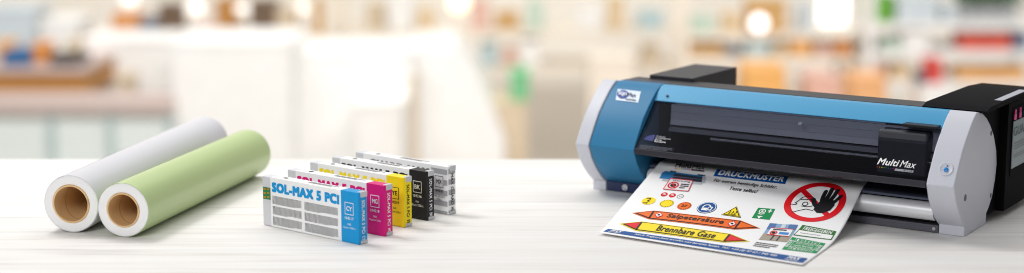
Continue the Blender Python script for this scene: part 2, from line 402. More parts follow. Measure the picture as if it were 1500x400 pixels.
# blue top strip, window, lip
link('top_strip', prism(bmesh.new(), [(.170,.2845),(.150,.2835),(.131,.2685),(.1135,.2490),(.128,.2440),(.170,.262)], .1725, .9335), strip_b, pr, bevel=.0015)
sm = bpy.data.materials.new('smoked acrylic'); sm.use_nodes = True; nt = sm.node_tree; nt.nodes.remove(nt.nodes['Principled BSDF'])
tr = nt.nodes.new('ShaderNodeBsdfTransparent'); tr.inputs[0].default_value = (.74, .745, .78, 1)
gl = nt.nodes.new('ShaderNodeBsdfGlossy'); gl.inputs['Roughness'].default_value = .12; gl.inputs['Color'].default_value = (.9, .92, 1, 1)
fr = nt.nodes.new('ShaderNodeFresnel'); fr.inputs[0].default_value = 1.24
mx = nt.nodes.new('ShaderNodeMixShader'); nt.links.new(fr.outputs[0], mx.inputs[0]); nt.links.new(tr.outputs[0], mx.inputs[1]); nt.links.new(gl.outputs[0], mx.inputs[2]); nt.links.new(mx.outputs[0], nt.nodes['Material Output'].inputs[0])
ws = slope((.113, .246), (.012, .140))
win = link('front_cover', prism(bmesh.new(), [(.113,.2475),(.0115,.1405),(.015,.1370),(.1170,.2440)], .1735, .9325), sm, pr)
link('cover_lip', prism(bmesh.new(), [(.0095,.1400),(.0085,.1265),(.018,.1225),(.034,.1225),(.034,.136),(.018,.1385)], .1735, .9325), mat('dark grey cover lip', (40, 40, 50), .35), win, bevel=.0015)
p = Print()
p.text('Multi', .0, .0, .56, 1, white_ink, 2, bold=.018, shear=.2); p.text('Max', .595, .0, 1, 1, white_ink, 2, bold=.0, shear=.2)
p.rect(.5, -.62, .98, -.3, white_ink, 1)
for i, c in enumerate(((230, 60, 40), (240, 150, 30), (245, 220, 40), (120, 190, 60), (30, 150, 120), (40, 110, 200), (120, 60, 160), (220, 40, 130))):
    p.disc(.03+i*.06, -.35, .018, flat('dot %d %d %d' % c, c), 1, ry=4)
p.text('4-HS', .72, -.56, .96, -.36, ink_black, 2, shear=.2)
link_flat('maker_logo', p.bake(lambda x, y, k: ws(.806+x*.092, .1165-y*.0185, k)), p.mats, win)
p = Print()
for i in range(5):                                            # striped emblem
    a0 = PI*.5+i*.28; p.poly([(.9, .0), (.9+.9*math.cos(a0), .95*math.sin(a0)), (.9+.9*math.cos(a0+.24), .95*math.sin(a0+.24))], flat('emblem violet', (120, 128, 205)), 1)
for i, wd in enumerate(('Robust', 'Intelligent', 'Pure', 'Reliable')): p.text(wd, 1.05, .72-.25*i, 1.05+.11*len(wd)+.2, .92-.25*i, white_ink, 1, bold=.02)
link_flat('emblem', p.bake(lambda x, y, k: ws(.188+x*.030, .121-y*.021, k)), p.mats, win)
p = Print()
for a in ((0,0,1,.02),(0,.98,1,1),(0,0,.006,1),(.994,0,1,1)): p.rect(*a, grey_ink, 1)
p.words(.03, .08, .97, .92, 3, flat('pale print', (170, 172, 180)), 1, seed=9, fill=.45)
link_flat('notice_print', p.bake(lambda x, y, k: ws(.184+x*.096, .1465-y*.013, k)), p.mats, win)
p = Print(); p.words(0, 0, 1, 1, 2, grey_ink, 1, seed=12, fill=.5); link_flat('notice_print', p.bake(lambda x, y, k: ws(.792+x*.10, .040-y*.012, k)), p.mats, win)
p = Print(); p.ring(0, 0, .0026, .0048, silver_l, 1); p.disc(0, 0, .0018, silver_l, 1); link_flat('cover_stud', p.bake(lambda x, y, k: ws(.583+x, .0235+y, k)), p.mats, win)
for x in (.205,):
    bm = bmesh.new(); lathe(bm, [(-.001, .0036), (.0022, .0036), (.0030, .0022)], 20, axis='Z')
    q = slope((.131, .2685), (.1135, .2490))(x, .010, 0)
    link('strip_screw', bm, dark_p, pr, M=Matrix.Translation(q) @ Matrix.Rotation(math.radians(48), 4, 'X'))
link('cover_handle', bx((.842, .086, .2475), (.926, .118, .2545)), black_p, pr, bevel=.002)
# power button on the right cap's slope
pb = slope((.036, .180), (.016, .150))
def disc_on(f, x, s, prof, m, par, name, th):
    bm = bmesh.new(); lathe(bm, prof, 36, axis='Z'); q = f(x, s, 0)
    return link(name, bm, m, par, bevel=.0005, M=Matrix.Translation(q) @ Matrix.Rotation(th, 4, 'X'))
ang = math.atan2(.020, .030)                                  # the slope's lean from upright
tilt = PI/2-ang
bt = disc_on(pb, .9725, .0125, [(-.002, .0165), (.0016, .0165), (.0022, .0150), (.0004, .0120)], grey_p, capR, 'button_bezel', tilt)
disc_on(pb, .9725, .0145, [(-.001, .0056), (.0028, .0056), (.0036, .0040)], btn_m, bt, 'power_button', tilt)
disc_on(pb, .9735, .0045, [(-.001, .0020), (.0016, .0020), (.0019, .0014)], hole_m, bt, 'indicator', tilt)
for y, z, r in ((.090, .095, .0082), (.262, .221, .0062), (.283, .066, .0062)):
    bm = bmesh.new(); lathe(bm, [(.9990, r), (1.0006, r), (1.0008, r*.8)], 28, axis='X', c=(0, y, z)); link('bolt_recess', bm, hole_m, capR)
# rear body and ink housings
link('rear_body', prism(bmesh.new(), [(.1715,.2855),(.2625,.2835),(.30,.22),(.30,.03),(.2515,.03),(.2515,.262),(.1715,.264)], .043, .932), dark_p, pr, bevel=.003)
link('ink_housing', bx((.0876, .2430, .02), (.2173, .505, .2941)), dark_p, pr, bevel=.002)
housing_m = mat('near black housing', (13, 13, 18), .7, spec=.06, bump=.1, bscale=1200); gloss_b = mat('black side sheet', (9, 9, 12), .75, spec=.06)
rb = link('ink_housing', prism(bmesh.new(), [(.1800,.2830),(.62,.2830),(.62,.018),(.22,.018),(.1800,.06)], .8615, .9965), housing_m, pr, bevel=.002)
link('top_lid', prism(bmesh.new(), [(.168,.2865),(.20,.2942),(.505,.2942),(.62,.2875),(.62,.2834),(.19,.2834),(.172,.2834)], .8600, 1.0170), housing_m, rb, bevel=.0015)
link('side_panel', prism(bmesh.new(), [(.337,.2828),(.62,.2828),(.62,.019),(.337,.019)], .9967, 1.0170), gloss_b, pr, bevel=.0006)
link('top_plate', bx((.992, .30, .2944), (1.0125, .50, .2958)), mat('pale top strip', (178, 182, 194), .5), rb, bevel=.0006)
bay = link('cartridge_bay', bx((1.0177, .37, .1), (1.0185, .60, .268)), gloss_b, pr)
cart = link('loaded_cartridge', bx((1.0186, .372, .118), (1.0210, .595, .235)), mat('pale cartridge side', (134, 148, 152), .45), pr, bevel=.001)
p = Print(); p.text('GUARD', .01, .68, .62, .88, flat('dark teal print', (70, 84, 88)), 1, bold=.02); p.words(.05, .38, .9, .55, 3, grey_ink, 1, seed=2, fill=.45); p.words(.05, .2, .9, .3, 2, grey_ink, 1, seed=5, fill=.45)
link_flat('cartridge_print', p.bake(lambda x, y, k: Vector((1.0212+.0003*k, .372+x*.223, .118+y*.117))), p.mats, cart)
for y, c in ((.384, (232, 70, 140)), (.424, (226, 60, 132)), (.464, (60, 150, 215)), (.504, (235, 205, 40))):
    bm = bmesh.new(); prism(bm, [(y-.008,.238),(y+.008,.238),(y+.008,.25),(y+.004,.252),(y+.004,.263),(y-.004,.263),(y-.004,.252),(y-.008,.25)], 1.0186, 1.0215); link('ink_valve', bm, mat('valve %d' % c[2], c, .4), pr, bevel=.001)

# ------------------------------------------------------------------ printed sheet
import bisect
ZX = [-.40, -.17, -.124, -.037, .024, .093, .12, .2]; ZY = [.0, .0, .004, .028, .055, .090, .0955, .0955]
def lerp1(x, X, Y):
    i = min(max(bisect.bisect_right(X, x)-1, 0), len(X)-2); t = min(1, max(0, (x-X[i])/(X[i+1]-X[i]))); return Y[i]+(Y[i+1]-Y[i])*t
def smooth(x): return sum(lerp1(x+d, ZX, ZY) for d in (-.03, -.02, -.01, 0, .01, .02, .03))/7
def sheet(u, v, lift=0.):
    yl = -.348+v*.445; tl = min(1., (yl+.348)/.43)
    a = Vector((.279-.165*(yl+.348), yl, .003+.0935*tl))
    yr = -.36+v*.455
    b = Vector((.795-.1*(yr+.36), yr, .003+smooth(yr)*.985))
    q = a.lerp(b, u); q.z += .004*max(0, 1-v/.12)**2*(1-.6*u)
    q.z += lift; q.y -= lift*.25; return q
sh = empty('printed_sheet', (.1587, 4.2517, 0), -.5777, 'white sheet of printed sample signs and labels coming out of the printer', 'printed sheet')
bm = bmesh.new(); NU, NV = 100, 116; grid = {}
for k, dz in ((0, 0.), (1, -.0011)):
    for i in range(NU+1):
        for j in range(NV+1): grid[k,i,j] = bm.verts.new(sheet(i/100, j/100, dz))
for i in range(NU):
    for j in range(NV):
        bm.faces.new([grid[0,a,b] for a, b in ((i,j),(i+1,j),(i+1,j+1),(i,j+1))]); bm.faces.new([grid[1,a,b] for a, b in ((i,j),(i,j+1),(i+1,j+1),(i+1,j))])
for i in range(NU):
    for j in (0, NV): bm.faces.new((grid[0,i,j], grid[0,i+1,j], grid[1,i+1,j], grid[1,i,j]))
for j in range(NV):
    for i in (0, NU): bm.faces.new((grid[0,i,j], grid[0,i,j+1], grid[1,i,j+1], grid[1,i,j]))
link('media', bm, mat('satin white media', (246, 246, 247), .4), sh, smooth=False)
for pp in sh.children[0].data.polygons: pp.use_smooth = True
def put(name, p, label=None):
    o = link_flat(name, p.bake(lambda x, y, k: sheet(x, y, .0004*k+.0003), .02), p.mats, sh)
    if label: o['label'] = label
    return o
RED = flat('sign red', (226, 12, 28)); YEL = flat('sign yellow', (250, 222, 0)); ORG = flat('sign orange', (238, 108, 20)); GRN = flat('sign green', (0, 140, 76)); DGR = flat('label green', (40, 112, 46)); BLU = flat('sign blue', (0, 78, 150)); BLK = ink_black; WHT = white_ink
Q = lambda *a: a
# title
p = Print(); p.text('Multi', 0, .3, .55, 1, BLK, 1, bold=.04, shear=.2); p.text('Max', .57, .3, 1, 1, BLK, 1, bold=.01, shear=.2); p.rect(.55, .02, 1, .22, BLK, 1)
for i, c in enumerate(((230, 60, 40), (240, 150, 30), (245, 220, 40), (120, 190, 60), (30, 150, 120), (40, 110, 200), (120, 60, 160), (220, 40, 130))): p.disc(.03+i*.065, .13, .025, flat('dot %d %d %d' % c, c), 1, ry=3)
put('title_logo', p.quad([(.096,.906),(.246,.925),(.229,1.005),(.080,.990)]))
p = Print(); p.rect(0, 0, 1, 1, BLU, 1); p.text('DRUCKMUSTER', .05, .18, .96, .84, WHT, 2, bold=.03, shear=.15)
put('headline_banner', p.quad([(.301,.897),(.650,.928),(.644,1.012),(.296,.985)]))
p = Print(); p.text('Für extrem beständige Schilder.', 0, 0, 1, 1, BLK, 1, bold=.02, shear=.15); put('lead_text', p.quad([(.318,.832),(.624,.866),(.622,.905),(.316,.872)]))
p = Print(); p.text('Teste selbst!', 0, 0, 1, 1, BLK, 1, bold=.025, shear=.15); put('lead_text', p.quad([(.412,.787),(.546,.803),(.546,.838),(.412,.822)]))
# small picture of the printer with its sheet
p = Print(); pb_ = flat('picture blue', (46, 122, 180)); pg = flat('picture dark', (52, 58, 72)); pl = flat('picture grey', (188, 192, 200))
p.poly([(.0,.1),(.02,.75),(.07,1.0),(.30,1.0),(.30,.1)], pb_, 1); p.rect(.28, .15, .93, .82, pg, 1); p.rect(.28, .82, .93, 1.0, pb_, 1); p.poly([(.93,.0),(1.0,.1),(1.0,.85),(.96,1.0),(.92,1.0),(.92,.0)], pl, 1)
p.rect(.28, .45, .93, .52, flat('picture sheen', (110, 118, 136)), 2); p.rect(.08, -.15, .95, .1, pl, 1); p.rect(.18, 1.0, .32, 1.12, BLK, 1); p.rect(.8, 1.0, .97, 1.14, BLK, 1)
put('printer_picture', p.quad([(.062,.752),(.285,.800),(.270,.882),(.045,.862)]))
p = Print(); p.rect(0, 0, 1, 1, flat('picture paper', (236, 232, 236)), 3)
for a in ((0,0,1,.05),(0,.95,1,1),(0,0,.03,1),(.97,0,1,1)): p.rect(*a, RED, 4)
p.ring(.3, .42, .16, .22, RED, 5, ry=1.35); p.disc(.3, .42, .12, BLK, 4, ry=1.3); p.stroke([(.2,.66),(.42,.18)], .05, RED, 5)
p.text('Warnung', .14, .76, .9, .89, BLK, 4, bold=.02); p.words(.58, .18, .92, .66, 3, BLK, 4, seed=1, fill=.6)
put('warning_card', p.quad([(.118,.640),(.240,.678),(.225,.808),(.112,.785)]))
def sticker(name, cu, cv, ru, rv, draw, sk=-.0):
    p = Print(); draw(p)
    o = put(name, p.quad([(cu-ru+sk, cv-rv-ru*.25), (cu+ru+sk, cv-rv+ru*.25), (cu+ru-sk, cv+rv+ru*.25), (cu-ru-sk, cv+rv-ru*.25)])); return o
def s_red(p): p.disc(.5, .5, .5, RED, 1); p.rect(.25, .42, .75, .6, WHT, 2); p.rect(.35, .65, .65, .72, WHT, 2)
def s_grey(p): p.ring(.5, .5, .42, .5, grey_ink, 1); p.stroke([(.3,.6),(.5,.35),(.75,.65)], .06, grey_ink, 2)
sticker('round_sticker', .142, .590, .015, .026, s_red); sticker('round_sticker', .181, .600, .015, .026, s_red); sticker('round_sticker', .219, .608, .015, .026, s_grey)
def s_y(p): p.disc(.5, .5, .5, YEL, 1); p.stroke([(.55,.72),(.42,.48),(.6,.52),(.46,.26)], .06, BLK, 2); p.words(.2, .74, .8, .88, 1, BLK, 2, seed=3, fill=.8); p.words(.2, .1, .8, .24, 1, BLK, 2, seed=4, fill=.8)
def s_y2(p):
    p.disc(.5, .5, .5, YEL, 1)
    for k in range(24):
        a = 2*PI*k/24; p.stroke([(.5+.42*math.cos(a), .5+.42*math.sin(a)), (.5+.47*math.cos(a), .5+.47*math.sin(a))], .035, BLK, 2)
def s_o(p):
    p.disc(.5, .5, .5, ORG, 1); p.text('27', .3, .36, .7, .64, BLK, 2, bold=.03)
    for k in range(20):
        a = 2*PI*k/20; p.stroke([(.5+.40*math.cos(a), .5+.40*math.sin(a)), (.5+.45*math.cos(a), .5+.45*math.sin(a))], .035, BLK, 2)
def s_b(p):
    p.disc(.5, .5, .5, BLU, 1); p.ring(.5, .5, .43, .465, WHT, 2); p.ring(.47, .55, .16, .22, WHT, 2); p.poly([(.3,.25),(.62,.25),(.68,.5),(.26,.46)], WHT, 2); p.poly([(.56,.3),(.8,.28),(.8,.62),(.58,.6)], WHT, 2); p.rect(.62, .36, .74, .54, BLU, 3)
sticker('round_sticker', .097, .476, .031, .049, s_y); sticker('round_sticker', .186, .493, .031, .049, s_y2); sticker('round_sticker', .271, .511, .031, .050, s_o)
sticker('mandatory_sign', .374, .548, .043, .072, s_b)
# warning triangle
p = Print(); p.poly([(0,0),(1,0),(.5,1)], BLK, 1); p.poly([(.03,.02),(.97,.02),(.5,.965)], YEL, 2); p.poly([(.07,.045),(.93,.045),(.5,.91)], BLK, 3); p.poly([(.15,.09),(.85,.09),(.5,.79)], YEL, 4)
for dx in (.36, .5, .64): p.stroke([(dx,.16),(dx-.03,.27),(dx+.03,.36),(dx,.46)], .04, BLK, 5)
p.rect(.3, .12, .7, .16, BLK, 5); put('warning_triangle', p.quad([(.458,.506),(.552,.524),(.545,.645),(.449,.628)]))
# emergency shower / eye-wash sign
p = Print(); p.rect(0, 0, 1, 1, GRN, 1); p.ring(.36, .7, .14, .2, WHT, 2); p.disc(.36, .7, .07, WHT, 2); p.stroke([(.2,.48),(.36,.4),(.54,.48)], .06, WHT, 2); p.poly([(.2,.24),(.56,.24),(.44,.12),(.42,.0),(.34,.0),(.32,.12)], WHT, 2); p.rect(.74, .62, .82, .92, WHT, 2); p.rect(.66, .73, .9, .81, WHT, 2)
put('first_aid_sign', p.quad([(.597,.550),(.676,.572),(.669,.692),(.593,.669)]))
# prohibition sign
p = Print(); p.ring(.5, .5, .385, .5, RED, 1, n=80); p.disc(.5, .5, .386, WHT, 1)
p.poly([(.19,.745),(.255,.81),(.81,.255),(.745,.19)], RED, 2)
sk_ = .014
p.stroke([(.12,.43),(.20,.425),(.21,.46),(.18,.47),(.22,.53),(.26,.61),(.34,.645),(.44,.61),(.46,.53),(.49,.47)], sk_, BLK, 3); p.stroke([(.24,.56),(.44,.565)], sk_, BLK, 3); p.ring(.35, .455, .035, .05, BLK, 3); p.stroke([(.30,.40),(.40,.385),(.5,.42)], sk_, BLK, 3); p.stroke([(.20,.22),(.30,.28),(.40,.33),(.52,.30)], sk_, BLK, 3)
hand = [(.47,.60),(.52,.54),(.57,.44),(.58,.40)]
p.poly([(.52,.33),(.60,.25),(.70,.25),(.80,.33),(.84,.45),(.80,.56),(.60,.60),(.57,.52)], BLK, 3)
for a, b, c_, w in (((.60,.56),(.60,.66),(.61,.76),.072), ((.67,.58),(.69,.70),(.70,.82),.074), ((.745,.57),(.78,.68),(.80,.79),.072), ((.80,.50),(.85,.58),(.89,.66),.064), ((.57,.38),(.50,.47),(.455,.57),.075)): p.stroke([a, b, c_], w, BLK, 3)
put('prohibition_sign', p.quad([(.700,.600),(.968,.672),(.948,1.030),(.684,.960)]))
# two pipe markers
def marker(q, body, edge, tips, words, diamonds):
    p = Print()
    o_ = [(0,.5),(.155,1),(.83,1),(1,.5),(.83,0),(.155,0)]
    def ins(d): return [(0+d*.5,.5),(.155+d*.02,1-d*1.6),(.83-d*.02,1-d*1.6),(1-d*.5,.5),(.83-d*.02,d*1.6),(.155+d*.02,d*1.6)]
    p.poly(o_, edge, 1); p.poly(ins(.04), BLK, 2); p.poly(ins(.085), body, 3)
    i_ = ins(.085)
    p.poly([i_[0], i_[1], i_[5]], tips, 4); p.poly([i_[2], i_[3], i_[4]], tips, 4)
    p.stroke([i_[1], i_[5]], .014, BLK, 5); p.stroke([i_[2], i_[4]], .014, BLK, 5)
    p.text(words, *( (.28,.24,.72,.80) if diamonds else (.30,.22,.745,.80)), BLK, 5, bold=.018, shear=.1)
    if diamonds:
        for cx in (.215, .785):
            p.poly([(cx-.035,.5),(cx,.18),(cx+.035,.5),(cx,.82)], RED, 5); p.poly([(cx-.026,.5),(cx,.27),(cx+.026,.5),(cx,.73)], WHT, 6); p.rect(cx-.009, .42, cx+.009, .58, BLK, 7)
    return p.quad(q)
put('pipe_marker', marker([(.075,.242),(.672,.380),(.665,.522),(.066,.352)], ORG, ORG, ORG, 'Salpetersäure', True), 'orange arrow label reading Salpetersäure')
put('pipe_marker', marker([(.058,.090),(.690,.156),(.682,.302),(.052,.208)], YEL, YEL, RED, 'Brennbare Gase', False), 'yellow arrow label with red tips reading Brennbare Gase')
# photograph of a mounted sign
p = Print(); p.rect(0, .42, 1, 1, flat('photo blue grey', (138, 170, 205)), 1); p.rect(0, 0, 1, .42, flat('photo stone', (168, 158, 142)), 1)
p.rect(0, .7, .25, 1, flat('photo steel', (82, 120, 172)), 2); p.rect(.7, .75, 1, 1, flat('photo steel', (82, 120, 172)), 2); p.rect(.45, .62, .6, 1, flat('photo pale', (205, 215, 225)), 2)
p.rect(.38, .02, .43, .4, pg, 2); p.rect(.6, .02, .65, .4, pg, 2)
p.rect(.14, .34, .92, .78, WHT, 3); p.rect(.14, .34, .92, .37, RED, 4); p.rect(.14, .75, .92, .78, RED, 4); p.ring(.33, .5, .085, .13, RED, 4); p.disc(.33, .5, .07, BLK, 4); p.words(.24, .65, .8, .73, 1, BLK, 4, seed=6, fill=.8); p.rect(.52, .44, .86, .58, flat('photo sky', (60, 140, 210)), 4)
put('sign_photo', p.quad([(.709,.285),(.828,.335),(.810,.585),(.689,.535)]))
p = Print(); p.words(0, 0, 1, 1, 3, BLK, 1, seed=8, fill=.5); put('caption', p.quad([(.716,.166),(.815,.182),(.812,.268),(.709,.250)]))
p = Print(); p.rect(0, 0, 1, 1, DGR, 1); p.rect(.03, .07, .97, .54, WHT, 2); p.text('FREIGEGEBEN', .09, .61, .91, .9, WHT, 2, bold=.02, shear=.1); p.words(.12, .26, .9, .34, 1, grey_ink, 3, seed=11, fill=.6)
put('approval_label', p.quad([(.822,.458),(.988,.505),(.984,.606),(.828,.596)]))
p = Print(); p.rect(0, 0, 1, 1, flat('inspection green', (0, 150, 84)), 1)
for a in ((.0,.7,1,.725),(.0,.28,1,.305),(.15,.0,.162,1),(.84,.0,.852,1)): p.rect(*a, WHT, 2)
for i in range(6): p.text(str(i+1), .2+i*.105, .77, .24+i*.105, .93, WHT, 2, bold=.02); p.text(str(i+7), .19+i*.105, .06, .25+i*.105, .22, WHT, 2, bold=.02); p.rect(.26+i*.105, .73, .266+i*.105, .97, WHT, 2); p.rect(.26+i*.105, .03, .266+i*.105, .28, WHT, 2)
p.text('Elektro-Prüfung', .24, .54, .76, .66, WHT, 2, bold=.01); p.text('Letzte Wartung', .22, .35, .78, .5, WHT, 2, bold=.03); p.text('2026', .03, .2, .11, .8, WHT, 2, bold=.02, vert=True); p.text('2027', .89, .2, .97, .8, WHT, 2, bold=.02, vert=True)
put('inspection_label', p.quad([(.843,.204),(.990,.245),(.978,.445),(.826,.430)]))
p = Print(); p.rect(0, 0, 1, 1, BLU, 1); p.text('MAX', .025, .38, .085, .88, WHT, 2, bold=.03, shear=.25); p.words(.022, .12, .09, .26, 1, WHT, 2, seed=2, fill=.8)
p.text('Noch Fragen? Jetzt anrufen und beraten lassen. Tel.: +49 (0) 47 63 / 945 950', .155, .3, .865, .74, WHT, 2, bold=.025, shear=.2)
p.text('MAX', .915, .4, .975, .88, WHT, 2, bold=.03, shear=.25); p.words(.912, .12, .975, .26, 1, WHT, 2, seed=2, fill=.8)
put('contact_strip', p.quad([(.016,.022),(.990,.030),(.985,.132),(.026,.066)]))

# ------------------------------------------------------------------ the hall behind, far out of focus
FLOOR = H-3.26*K
def S_(o): o['kind'] = 'structure'; return o
floor_m = mat('pale hall floor', (200, 192, 180), .35, noise=.05, nscale=.6); wall_m = mat('cream hall wall', (247, 241, 231), .8, noise=.03, nscale=.5)
S_(link('floor', bx((-50, -16, FLOOR-.2), (50, 40, FLOOR)), floor_m))
S_(link('wall', bx((-50, 16.2*K, FLOOR+.002), (50, 16.2*K+.3, 9)), wall_m))
S_(link('landing', bx((-3.4, -2, FLOOR+.002), (3.4, 5.2, -1.0)), mat('landing concrete', (150, 146, 140), .7)))
wm = lambda n, c, r=.6: mat('hall '+n, c, r, noise=.06, nscale=5)
W_ = wm('white board', (243, 242, 240)); CR = wm('cream board', (238, 229, 215)); BR = wm('brown wood', (186, 132, 70)); OR = wm('orange board', (228, 152, 78)); DK = wm('dark box', (58, 52, 54))
BL = wm('blue plastic', (34, 98, 150)); TN = wm('tan card', (206, 164, 104)); GY = wm('grey metal', (168, 170, 172)); GB = wm('grey blue', (112, 126, 150)); MV = wm('mauve wood', (198, 180, 174)); GL = wm('pale glass', (224, 232, 230)); TL = wm('teal metal', (178, 194, 194)); RD = wm('red plastic', (212, 74, 66)); NV = wm('navy cloth', (52, 62, 92))
GR = wm('green plastic', (120, 190, 140)); LG = wm('leaf green', (106, 172, 62)); DB = wm('dusk brown', (112, 90, 72)); BE = wm('beige card', (212, 194, 168)); PK = wm('salmon red', (218, 98, 82)); YO = wm('amber board', (236, 178, 104)); DG = wm('bottle green', (62, 88, 74)); PB = wm('pale blue board', (206, 216, 222))
def lid_box(name, r, y, dep, m, label, cat, group=None, base=None, lidm=None, legs=False):
    """a box or crate seen at photo pixels r = (x0, top, x1, bottom) at depth y; stands at `base` (a z) or on the floor."""
    x0, t_, x1, b_ = r; A = at(x0, b_, y); B = at(x1, t_, y); zb = A.z if base is None else base
    dep *= K; t = empty(name, ((A.x+B.x)/2, y*K+dep/2, zb), 0, label, cat, group); w = (B.x-A.x)/2; h = B.z-zb; lh = min(.08*h, .03*K)
    link('body', bx((-w, -dep/2, .002), (w, dep/2, h-lh)), m, t, bevel=.01*K)
    link('lid', bx((-w-(.006*K), -dep/2-(.006*K), h-lh+.002), (w+(.006*K), dep/2+(.006*K), h)), lidm or m, t, bevel=.008)
    link('handle', bx((-w*.3, -dep/2-.02, h*.55), (w*.3, -dep/2-.002, h*.63)), lidm or m, t, bevel=.004)
    return t
def rack(px0, px1, rows, y, dep, label, m=W_):
    A = at(px0, 100, y); B = at(px1, 100, y); dep *= K; t = empty('storage_rack', ((A.x+B.x)/2, y*K+dep/2, FLOOR), 0, label, 'storage rack', 'racks along the hall'); w = (B.x-A.x)/2
    top = at(0, min(rows), y).z-FLOOR
    for sx in (-w, w):
        for sy in (-dep/2, dep/2): link('upright', bx((sx-.03*K, sy-.03*K, .002), (sx+.03*K, sy+.03*K, top+.9*K)), m, t)
    for r in rows:
        z = at(0, r, y).z-FLOOR; link('shelf', bx((-w+.032*K, -dep/2-.02*K, z-.05*K), (w-.032*K, dep/2+.02*K, z-.002)), m, t)
    return t
def lamp(px, py, rpx, y, label, glow, strength, z0=FLOOR, ry=1.):
    c = at(px, py, y); r = rpx/FPX*y*K; t = empty('globe_lamp', (c.x, y*K, z0), 0, label, 'lamp', 'lit lamps in the hall'); h = c.z-z0
    bm = bmesh.new(); lathe(bm, [(.002, .12), (.03, .12), (.04, .02)], 24, axis='Z'); link('base', bm, GY, t)
    bm = bmesh.new(); lathe(bm, [(.041, .011), (h-r*ry*.97, .011)], 12, axis='Z'); link('pole', bm, CR, t)
    bm = bmesh.new(); bmesh.ops.create_uvsphere(bm, u_segments=24, v_segments=16, radius=r)
    bmesh.ops.scale(bm, vec=(1, 1, ry), verts=bm.verts)
    link('globe', bm, mat('lamp glow %s %.1f' % (glow, strength), (250, 250, 250), .4, emit=(glow, strength)), t, smooth=True, M=Matrix.Translation((0, 0, h)))
# left: counter with things on it
yA = 10.6
A = at(-40, 145, yA); B = at(124, 100, yA); zt = B.z
ct = empty('service_counter', ((A.x+B.x)/2, (yA+.4)*K, FLOOR), 0, 'brown wooden counter with a glass front at the far left of the hall', 'counter'); w = (B.x-A.x)/2
link('front_panel', bx((-w, -.4*K, at(0,143,yA).z-FLOOR), (w, .4*K, zt-FLOOR-.03*K)), BR, ct); link('worktop', bx((-w-.02, -.43*K, zt-FLOOR-.028*K), (w+.02, .43*K, zt-FLOOR)), MV, ct)
yD = 10.2; D0 = at(-40, 160, yD); D1 = at(252, 146, yD)
ds = empty('glass_display', ((D0.x+D1.x)/2, (yD+.15)*K, FLOOR), 0, 'long low display case with pale glass and a mauve wooden top', 'display case'); w2 = (D1.x-D0.x)/2; zt2 = D1.z-FLOOR
link('top_board', bx((-w2, -.17*K, zt2-.085*K), (w2, .17*K, zt2)), MV, ds, bevel=.01); link('glass_front', bx((-w2+.02, -.12*K, .05), (w2-.02, -.10*K, zt2-.087*K)), GL, ds); link('plinth', bx((-w2+.01, -.13*K, .002), (w2-.01, .13*K, .048)), GY, ds)
for px in (-30, 73, 160, 248):
    x = at(px, 160, yD).x-(D0.x+D1.x)/2; link('slim_upright', bx((x-.02*K, -.15*K, .05), (x+.02*K, -.122*K, zt2-.087*K)), TL, ds)
lid_box('storage_box', (2, 77, 42, 100), yA+.1, .3, BL, 'blue plastic box on the brown counter', 'box', 'boxes on the brown counter', zt)
lid_box('storage_box', (46, 66, 66, 100), yA+.2, .25, OR, 'orange box standing between the blue and dark boxes on the counter', 'box', 'boxes on the brown counter', zt)
lid_box('storage_box', (72, 84, 116, 100), yA+.1, .3, DK, 'low dark box at the right end of the brown counter', 'box', 'boxes on the brown counter', zt)
lid_box('storage_box', (96, 60, 112, 84), yA+.35, .2, wm('cream tin', (222, 206, 178)), 'small cream box behind the dark box on the counter', 'box', 'boxes on the brown counter', zt)
lid_box('storage_box', (-6, 62, 14, 100), yA+.4, .2, YO, 'amber box behind the blue box on the counter', 'box', 'boxes on the brown counter', zt)
lid_box('cabinet', (-20, 14, 50, 70), 12.6, .5, PB, 'tall pale cabinet behind the blue box', 'cabinet', 'cabinets in the hall', FLOOR)
lid_box('cabinet', (62, 30, 112, 80), 12.2, .5, W_, 'white cabinet behind the dark box on the counter', 'cabinet', 'cabinets in the hall', FLOOR)
lid_box('cabinet', (120, 58, 250, 150), 11.4, .6, W_, 'wide white cabinet right of the brown counter', 'cabinet', 'cabinets in the hall', FLOOR)
lid_box('cabinet', (172, 112, 190, 150), 11.0, .25, BE, 'narrow beige box stand before the wide white cabinet', 'stand', None, FLOOR)
# rear left rack and its load
yR = 13.4
rack(100, 482, (52, 140), yR, .7, 'long white storage rack on the left carrying brown boxes and lamps', CR)
zs = at(0, 52, yR).z
for r, m, nm, lb in (((165,22,202,51), OR, 'storage_box', 'orange box on the left rack'), ((205,30,226,51), GB, 'storage_box', 'small slate blue box beside the orange box on the left rack'),
        ((316,0,349,51), BR, 'storage_box', 'brown box between two lamps on the left rack'), ((366,2,403,51), DB, 'storage_box', 'dark brown box right of centre on the left rack'), ((405,14,430,51), BE, 'storage_box', 'beige box beside the dark brown box on the left rack'),
        ((460,0,478,51), TN, 'storage_box', 'slim tan box at the right end of the left rack'), ((232,8,262,51), DB, 'storage_box', 'tall brown box left of the lamps on the left rack'), ((287,43,304,51), PK, 'storage_box', 'flat red box in front of the lamps on the left rack')):
    lid_box(nm, r, yR-.1 if lb.startswith('flat') else yR, .3, m, lb, 'box', 'boxes on the left rack', zs)
for px, r, lb in ((285, 17, 'round white lamp left of the brown box on the rack'), (349, 0, ''), (443, 13, 'small white lamp at the right end of the rack')):
    if r: lamp(px, 12, r*.75, yR+.45, lb, (255, 250, 240), 1.0, zs, .75)
lamp(355, 14, 10, yR-.2, 'white lamp between the two brown boxes on the rack', (255, 250, 240), .95, zs, .8)
lamp(190, 2, 11, 13.0, 'pale floor lamp behind the orange box', (250, 252, 240), 1.0, FLOOR, .7)
